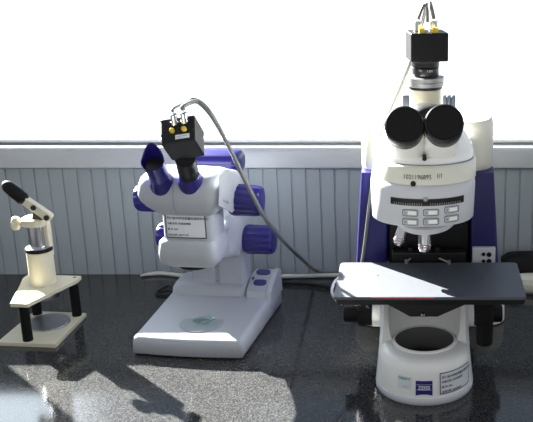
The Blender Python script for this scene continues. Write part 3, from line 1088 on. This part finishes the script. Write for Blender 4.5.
# turret and objectives
zT = A0.px(428, 236, Vy(1.49)).z
bm = NB()
tc_ = Vector((0.003, Vy(1.535), zA - 0.006))
tn = Vector((0.05, 0.16, -1)).normalized()
lathe(bm, tc_ + Vector((0, 0, -0.002)), tn, [(-0.004, 0.04), (0.0, 0.049), (0.001, 0.0505), (0.009, 0.0505), (0.011, 0.0485), (0.012, 0.034), (0.014, 0.03)], 96, ribs=32, rib_d=0.0008, rib_rng=(2, 3))
tb = NB()  # black disc added as the shade in the gap between housing and turret
lathe(tb, tc_ + Vector((0, 0, 0.004)), tn, [(-0.004, 0.047), (0.0035, 0.047)], 64)
aobj('turret_gap_shade', tb, M['black_metal'])
tur = aobj('nosepiece_turret', bm, M['scope_grey'], angle=25)
def objective(p0, d, L, r, tip):
    b = NB()
    lathe(b, p0, d, [(-0.012, r * 0.95), (0, r), (L * 0.45, r), (L * 0.48, r * 0.92), (L * 0.52, r), (L * 0.82, r * 0.98), (L * 0.86, r * 0.8), (L, r * tip), (L, r * tip * 0.6)], 36)
    o = obj('objective', b, M['chrome'], tur)
    b = NB()
    lathe(b, Vector(p0) + Vector(d).normalized() * L * 0.62, d, [(0, r * 1.012), (0.0014, r * 1.012)], 36)
    obj('colour_ring', b, mat('pink_band', (196, 120, 124), 0.4), o)
pO = A0.px(424.5, 236, Vy(1.530))
pB = A0.px(424.5, 250.5, Vy(1.530))
objective(pO, (0, 0.02, -1), (pO - pB).length, 0.0118, 0.75)
pO = A0.px(402.0, 231, Vy(1.555)); pB = A0.px(400, 242, Vy(1.548))
objective(pO, (-0.32, -0.15, -1), 0.026, 0.0100, 0.7)

# ================================================================== PRESS
P = Frame(-0.771, 1.670, R(-5))
pm = thing('hand_press', 'small cream hand press with a black gripped lever on three black posts, at far left', 'press', P)
bm = NB()
prism(bm, [(-0.061, 0), (0.058, 0), (0.053, 0.153), (-0.062, 0.153)], 0.0, 0.0085)
obj('base_plate', bm, M['cream'], pm, bevel=0.001)
bm = NB()
lathe(bm, (-0.003, 0.096, 0.0085), (0, 0, 1), [(0, 0.0435), (0.002, 0.0435), (0.003, 0.0425), (0.003, 0.001)], 64)
obj('lower_disc', bm, M['steel'], pm)
PZ0, PZ1 = 0.0855, 0.0935
for u, v in ((-0.0045, 0.014), (0.0385, 0.140), (-0.048, 0.140)):
    bm = NB()
    lathe(bm, (u, v, 0.0085), (0, 0, 1), [(0, 0.0097), (PZ0 - 0.0085, 0.0097)], 28)
    obj('post', bm, M['rubber'], pm)
bm = NB()
prism(bm, [(-0.021, -0.004), (0.014, -0.004), (0.047, 0.108), (0.054, 0.126), (0.053, 0.150), (-0.062, 0.150), (-0.062, 0.126), (-0.048, 0.085)], PZ0, PZ1)
tp = obj('top_plate', bm, M['cream'], pm, bevel=0.001)
for u, v in ((0.043, 0.140), (-0.050, 0.140), (-0.0045, 0.010)):
    bm = NB(); cyl(bm, (u, v, PZ1 - 0.002), (u, v, PZ1 + 0.0005), 0.0034, seg=16)
    obj('screw', bm, M['black_metal'], tp)
AX = (-0.0065, 0.104)
bm = NB()
lathe(bm, (*AX, 0.064), (0, 0, 1), [(0, 0.028), (0.001, 0.029), (0.009, 0.029), (0.010, 0.028), (0.0105, 0.012), (PZ0 - 0.064, 0.012)], 48)
obj('ram_disc', bm, M['steel'], pm)
bm = NB()
lathe(bm, (*AX, PZ1), (0, 0, 1), [(0, 0.0258), (0.070, 0.0252), (0.071, 0.0242)], 56)
obj('cylinder', bm, M['cream'], pm)
bm = NB()
lathe(bm, (*AX, PZ1 + 0.071), (0, 0, 1), [(0, 0.0242), (0.0005, 0.0262), (0.0065, 0.0262), (0.0075, 0.0252), (0.0075, 0.017)], 48)
obj('cap_ring', bm, M['rubber'], pm)
bm = NB()
lathe(bm, (*AX, PZ1 + 0.0785), (0, 0, 1), [(0, 0.0245), (0.001, 0.0245), (0.002, 0.0225), (0.002, 0.0160), (0.055, 0.0160)], 48)
obj('shaft', bm, M['chrome'], pm)
zc0 = P.px(38, 228, 0.085).z
bm = NB()
zt_ = zc0 + 0.016
loft(bm, [sup(zc0, -0.031, 0.014, 0.084, 0.126, 2.6), sup(zc0 + 0.001, -0.033, 0.016, 0.082, 0.128, 2.6), sup(zt_ - 0.002, -0.033, 0.016, 0.082, 0.128, 2.6), sup(zt_, -0.030, 0.013, 0.085, 0.125, 2.6)])
obj('head_collar', bm, M['cream'], pm)
# thumb screw
q = P.px(20, 224, 0.095)
bm = NB()
lathe(bm, (-0.026, 0.098, q.z), (-1, -0.1, 0), [(0, 0.0035), (0.020, 0.0035)], 20)
ts = obj('clamp_screw', bm, M['chrome'], pm)
bm = NB()
q = P.px(19.5, 223.5, 0.096)
lathe(bm, q, (-1, -0.15, 0.05), [(0, 0.006), (0.002, 0.013), (0.006, 0.0145), (0.010, 0.0145), (0.013, 0.012), (0.014, 0.004)], 36, ribs=9, rib_d=0.001, rib_rng=(2, 3))
obj('clamp_knob', bm, M['cream'], ts)
# side link
LV = 0.092
a = P.px(46.8, 222, LV + 0.018); b = P.px(50.5, 252, LV + 0.018)
bm = NB()
box(bm, ((a.x + b.x) / 2 - 0.001, LV + 0.018, (a.z + b.z) / 2), (0.011, 0.016, a.z - b.z + 0.016))
obj('link_bar', bm, M['cream'], pm, bevel=0.003)
# lever
pv, g0, g1 = P.px(48.5, 216.5, LV), P.px(24.5, 200, LV), P.px(5.5, 184.5, LV)
dl = (g0 - pv).normalized()
nl = Vector((-dl.z, 0, dl.x))
bm = NB()
def lev(y):
    out = []
    for t, w in ((-0.007, 0.004), (-0.004, 0.0075), (0.0, 0.0085), ((g0 - pv).length + 0.01, 0.0078)):
        out.append((t, w))
    pts = [pv + dl * t + nl * w for t, w in out] + [pv + dl * t - nl * w for t, w in reversed(out)]
    return [Vector((p.x, y, p.z)) for p in pts]
loft(bm, [lev(LV - 0.0075), lev(LV + 0.0075)])
lv = obj('lever', bm, M['cream'], pm, bevel=0.0015)
dg_ = (g1 - g0).normalized()
bm = NB()
Lg = (g1 - g0).length
lathe(bm, g0, dg_, [(-0.003, 0.009), (0, 0.0112), (0.004, 0.0128), (Lg * 0.5, 0.0128), (Lg - 0.006, 0.0122), (Lg + 0.002, 0.009), (Lg + 0.006, 0.004), (Lg + 0.0065, 0.0005)], 28)
obj('grip', bm, M['rubber'], lv, angle=60)
for q in (P.px(35.5, 206.5, LV), pv):
    bm = NB()
    lathe(bm, (q.x, LV - 0.006, q.z), (0, -1, 0), [(0, 0.0052), (0.005, 0.0052), (0.0062, 0.004), (0.0065, 0.001)], 20)
    obj('pivot_bolt', bm, M['black_metal'], lv)
bm = NB()
c0 = P.px(36, 208, LV); c1 = P.px(37, 218, LV)
loft(bm, [[Vector((c1.x + s * 0.011, LV + 0.004 + t * 0.006, zt_ - 0.001)) for s, t in ((-1, -1), (1, -1), (1, 1), (-1, 1))], [Vector((c0.x + s * 0.006, LV + 0.004 + t * 0.005, c0.z - 0.004)) for s, t in ((-1, -1), (1, -1), (1, 1), (-1, 1))]])
obj('toggle', bm, mat('bronze_link', (84, 74, 66), 0.4, 0.6, grain=0.1), pm, bevel=0.001)

# ================================================================== CABLES AND ADAPTERS
def wp_(px, py, Y):
    return W.px(px, py, Y)
def floor_pt(px, py, z):
    t = W.px(px, py, 1.8)
    o = Vector((0, 0, HCAM)); k = (z - o.z) / (t.z - o.z)
    return o + (t - o) * k
def cable(name, pts, r, m, label, cat='cable', **k):
    bm = NB()
    tube(bm, pts, r, **k)
    return tag(obj(name, bm, m, angle=60), label, cat)
# grey cable from the camera of the stereo microscope to the table by the wall
S0 = S.M @ CAM_A[1]
cable('camera_cable', [S0, S0 + Vector((0.001, 0.004, 0.006)), wp_(194.5, 101.5, 1.612), wp_(202, 105, 1.62), wp_(213, 118, 1.625), wp_(229, 147, 1.655), wp_(245, 180, 1.660), wp_(255, 200, 1.662), wp_(263, 215, 1.674), wp_(274, 230, 1.735), wp_(288, 246, 1.84),
      wp_(303, 260, 1.95), wp_(314, 269.5, 2.040), wp_(323, 272.0, 2.056), wp_(335, 272.2, 2.058), wp_(346, 272.2, 2.058)], 0.0040, M['cable_grey'],
      'grey cable arching from the stereo microscope camera down to the worktop by the wall')
# thin second lead into the other connector
S1 = S.M @ CAM_A[0]
cable('connector_lead', [S1, S1 + Vector((0.001, 0.004, 0.006)), wp_(188, 101.5, 1.606), wp_(193, 99.0, 1.620), wp_(202, 102.5, 1.634), wp_(213, 115.5, 1.642), wp_(229, 145.0, 1.674)], 0.0024, M['cable_grey'],
      'thin short grey lead looped over the top of the stereo microscope camera', 'cable')
# grey cable of the upper camera
K0 = A0.M @ T2(0.013, 0.006, 0.0195)
K1 = A0.M @ T2(-0.013, 0.006, 0.0190)
cable('camera_cable', [K0, K0 + Vector((-0.001, 0, 0.005)), wp_(431.5, 8, 1.566), wp_(429.5, 2.6, 1.575), wp_(426, 6, 1.585), wp_(421, 28, 1.62), wp_(412, 58, 1.625), wp_(402, 84, 1.628), wp_(390, 112, 1.625), wp_(381, 135, 1.620), wp_(374.5, 165, 1.622), wp_(371, 190, 1.624), wp_(367, 225, 1.626), wp_(364, 250, 1.627), wp_(362, 264, 1.628), wp_(361, 288, 1.630)], 0.0030, M['cable_grey'],
      'grey cable hanging from the topmost camera down the left of the large microscope')
cable('connector_lead', [K1, K1 + Vector((0.001, 0, 0.005)), wp_(421.0, 11, 1.566), wp_(424, 5.5, 1.570), wp_(427.0, 9, 1.574), wp_(427.5, 22, 1.576)], 0.0027, M['cable_grey'],
      'short grey lead looped between the connectors on the topmost camera', 'cable')
# loop at the left end of the dark stage
cable('focus_lead', [wp_(350, 275, 1.70), wp_(339, 278, 1.67), wp_(333.5, 284, 1.64), wp_(332.0, 293, 1.61), wp_(337, 301, 1.60), wp_(342.5, 304.5, 1.600)], 0.0026, M['cable_white'],
     'thin pale lead looping round the left end of the dark microscope stage')
# white cable along the wall
Z = 0.0055
cable('power_cable', [floor_pt(140.5, 275.6, Z), floor_pt(150, 274, Z), floor_pt(163, 273.4, Z), floor_pt(180, 275.5, Z), floor_pt(210, 278, Z), floor_pt(250, 277.5, Z), floor_pt(285, 276.5, Z), floor_pt(320, 275.6, Z), floor_pt(345, 275.4, Z), floor_pt(380, 276.5, Z)],
      0.0052, M['cable_white'], 'thick whitish cable lying along the foot of the panelled wall', taper=lambda t: min(1, 0.35 + t * 5))
cable('power_cable', [floor_pt(176, 290, 0.0035), floor_pt(168, 287.0, 0.0035) + Vector((0, 0, 0.003)), floor_pt(159, 290.5, 0.0035) , floor_pt(156.5, 293.2, 0.0035), floor_pt(161, 294.8, 0.0035), floor_pt(176, 294.6, 0.0035)], 0.003, M['cable_black'],
      'thin black cable loop at the back left corner of the stereo microscope base')
cable('power_cable', [floor_pt(262, 281.5, 0.006), floor_pt(285, 282.5, 0.006), floor_pt(305, 283, 0.006), floor_pt(322, 285, 0.006), floor_pt(336, 288, 0.006), floor_pt(352, 291, 0.006)], 0.0048, M['cable_black'],
      'black cable on the worktop between the two microscopes, in front of the whitish one')
# black box and white strip at the right edge
bm = NB()
bx0 = wp_(502, 262, 2.02).x
loft(bm, [sup(0.0, bx0, 0.42, 1.999, 2.066, 5), sup(0.012, bx0 - 0.002, 0.42, 1.996, 2.067, 5), sup(0.050, bx0, 0.42, 2.000, 2.067, 5), sup(0.061, bx0 + 0.012, 0.41, 2.008, 2.06, 4), sup(0.065, bx0 + 0.06, 0.39, 2.02, 2.05, 3)])
bb_ = obj('power_supply', bm, M['rubber'], angle=60)
tag(bb_, 'low black box against the wall behind the right end of the dark stage', 'power supply')
bm = NB()
wx = floor_pt(518, 290, 0.0).x
loft(bm, [sup(0.0, wx, 0.46, 1.948, 1.992, 8), sup(0.003, wx - 0.001, 0.46, 1.946, 1.993, 8), sup(0.020, wx, 0.46, 1.947, 1.993, 8), sup(0.0215, wx + 0.001, 0.459, 1.949, 1.992, 8)])
ps = obj('power_strip', bm, M['ivory'], angle=40)
tag(ps, 'white flat power strip at the right edge, in front of the low black box', 'power strip')
bm = NB()
loft(bm, [sup(0.0215, wx, 0.459, 1.948, 1.992, 8), sup(0.031, wx + 0.001, 0.459, 1.950, 1.991, 8), sup(0.034, wx + 0.006, 0.455, 1.956, 1.986, 8)])
obj('cover', bm, M['ivory'], ps, angle=40)
cable('power_cable', [floor_pt(524, 294.5, 0.004), floor_pt(535, 295.5, 0.004), floor_pt(560, 300, 0.004), floor_pt(590, 297, 0.004)], 0.003, M['cable_black'],
      'black cable end lying in front of the white power strip at the right edge')

# ------------------------------------------------------------------ light
sun = bpy.data.lights.new('sun', 'SUN')
sun.energy = 75.0
sun.angle = R(0.6)
sun.color = (1.0, 0.96, 0.90)
so = bpy.data.objects.new('sun', sun)
C.objects.link(so)
E, AZ = R(25.6), R(44.5)
dv = Vector((math.sin(AZ) * math.cos(E), -math.cos(AZ) * math.cos(E), -math.sin(E)))
so.rotation_euler = dv.to_track_quat('-Z', 'Y').to_euler()
so.location = (-2, 4, 3)

w = bpy.data.worlds.new('daylight')
bpy.context.scene.world = w
w.use_nodes = True
n, l = w.node_tree.nodes, w.node_tree.links
bg = n['Background']
tc = n.new('ShaderNodeTexCoord')
sp = n.new('ShaderNodeSeparateXYZ')
l.new(tc.outputs['Generated'], sp.inputs['Vector'])
def rampn(src, p0, p1, c0, c1):
    q = n.new('ShaderNodeMapRange')
    q.inputs['From Min'].default_value = p0
    q.inputs['From Max'].default_value = p1
    q.interpolation_type = 'SMOOTHSTEP'
    l.new(src, q.inputs['Value'])
    k = n.new('ShaderNodeMix')
    k.data_type = 'RGBA'
    l.new(q.outputs['Result'], k.inputs['Factor'])
    for key, c in (('A', c0), ('B', c1)):
        if isinstance(c, tuple):
            k.inputs[key].default_value = (*c, 1)
        else:
            l.new(c, k.inputs[key])
    return k.outputs['Result']


# outside: glaring sunlit ground below the horizon, blue sky above, brighter round the sun
outside = rampn(sp.outputs['Z'], -0.02, 0.16, (1.7, 1.72, 1.75), (0.42, 0.52, 0.68))
dot = n.new('ShaderNodeVectorMath')
dot.operation = 'DOT_PRODUCT'
dot.inputs[1].default_value = tuple(-dv)
l.new(tc.outputs['Generated'], dot.inputs[0])
glow = rampn(dot.outputs['Value'], 0.925, 0.955, outside, (7.0, 7.8, 8.6))
# the light-walled room behind the camera
full = rampn(sp.outputs['Y'], -0.25, 0.15, (0.52, 0.53, 0.545), glow)
l.new(full, bg.inputs['Color'])
bg.inputs['Strength'].default_value = 1.0

# ------------------------------------------------------------------ camera
cam = bpy.data.cameras.new('camera')
co = bpy.data.objects.new('camera', cam)
C.objects.link(co)
co.location = (0, 0, HCAM)
co.rotation_euler = (PI / 2 - PITCH, 0, 0)
cam.sensor_width = 36
cam.lens = FPX / 533 * 36
cam.shift_x = -(PX0 - 266.5) / 533
cam.shift_y = 0
cam.clip_start = 0.02
sc_ = bpy.context.scene
sc_.camera = co
sc_.view_settings.view_transform = 'Standard'
sc_.view_settings.look = 'None'
sc_.view_settings.exposure = 0
sc_.view_settings.gamma = 1
sc_.view_settings.use_curve_mapping = False
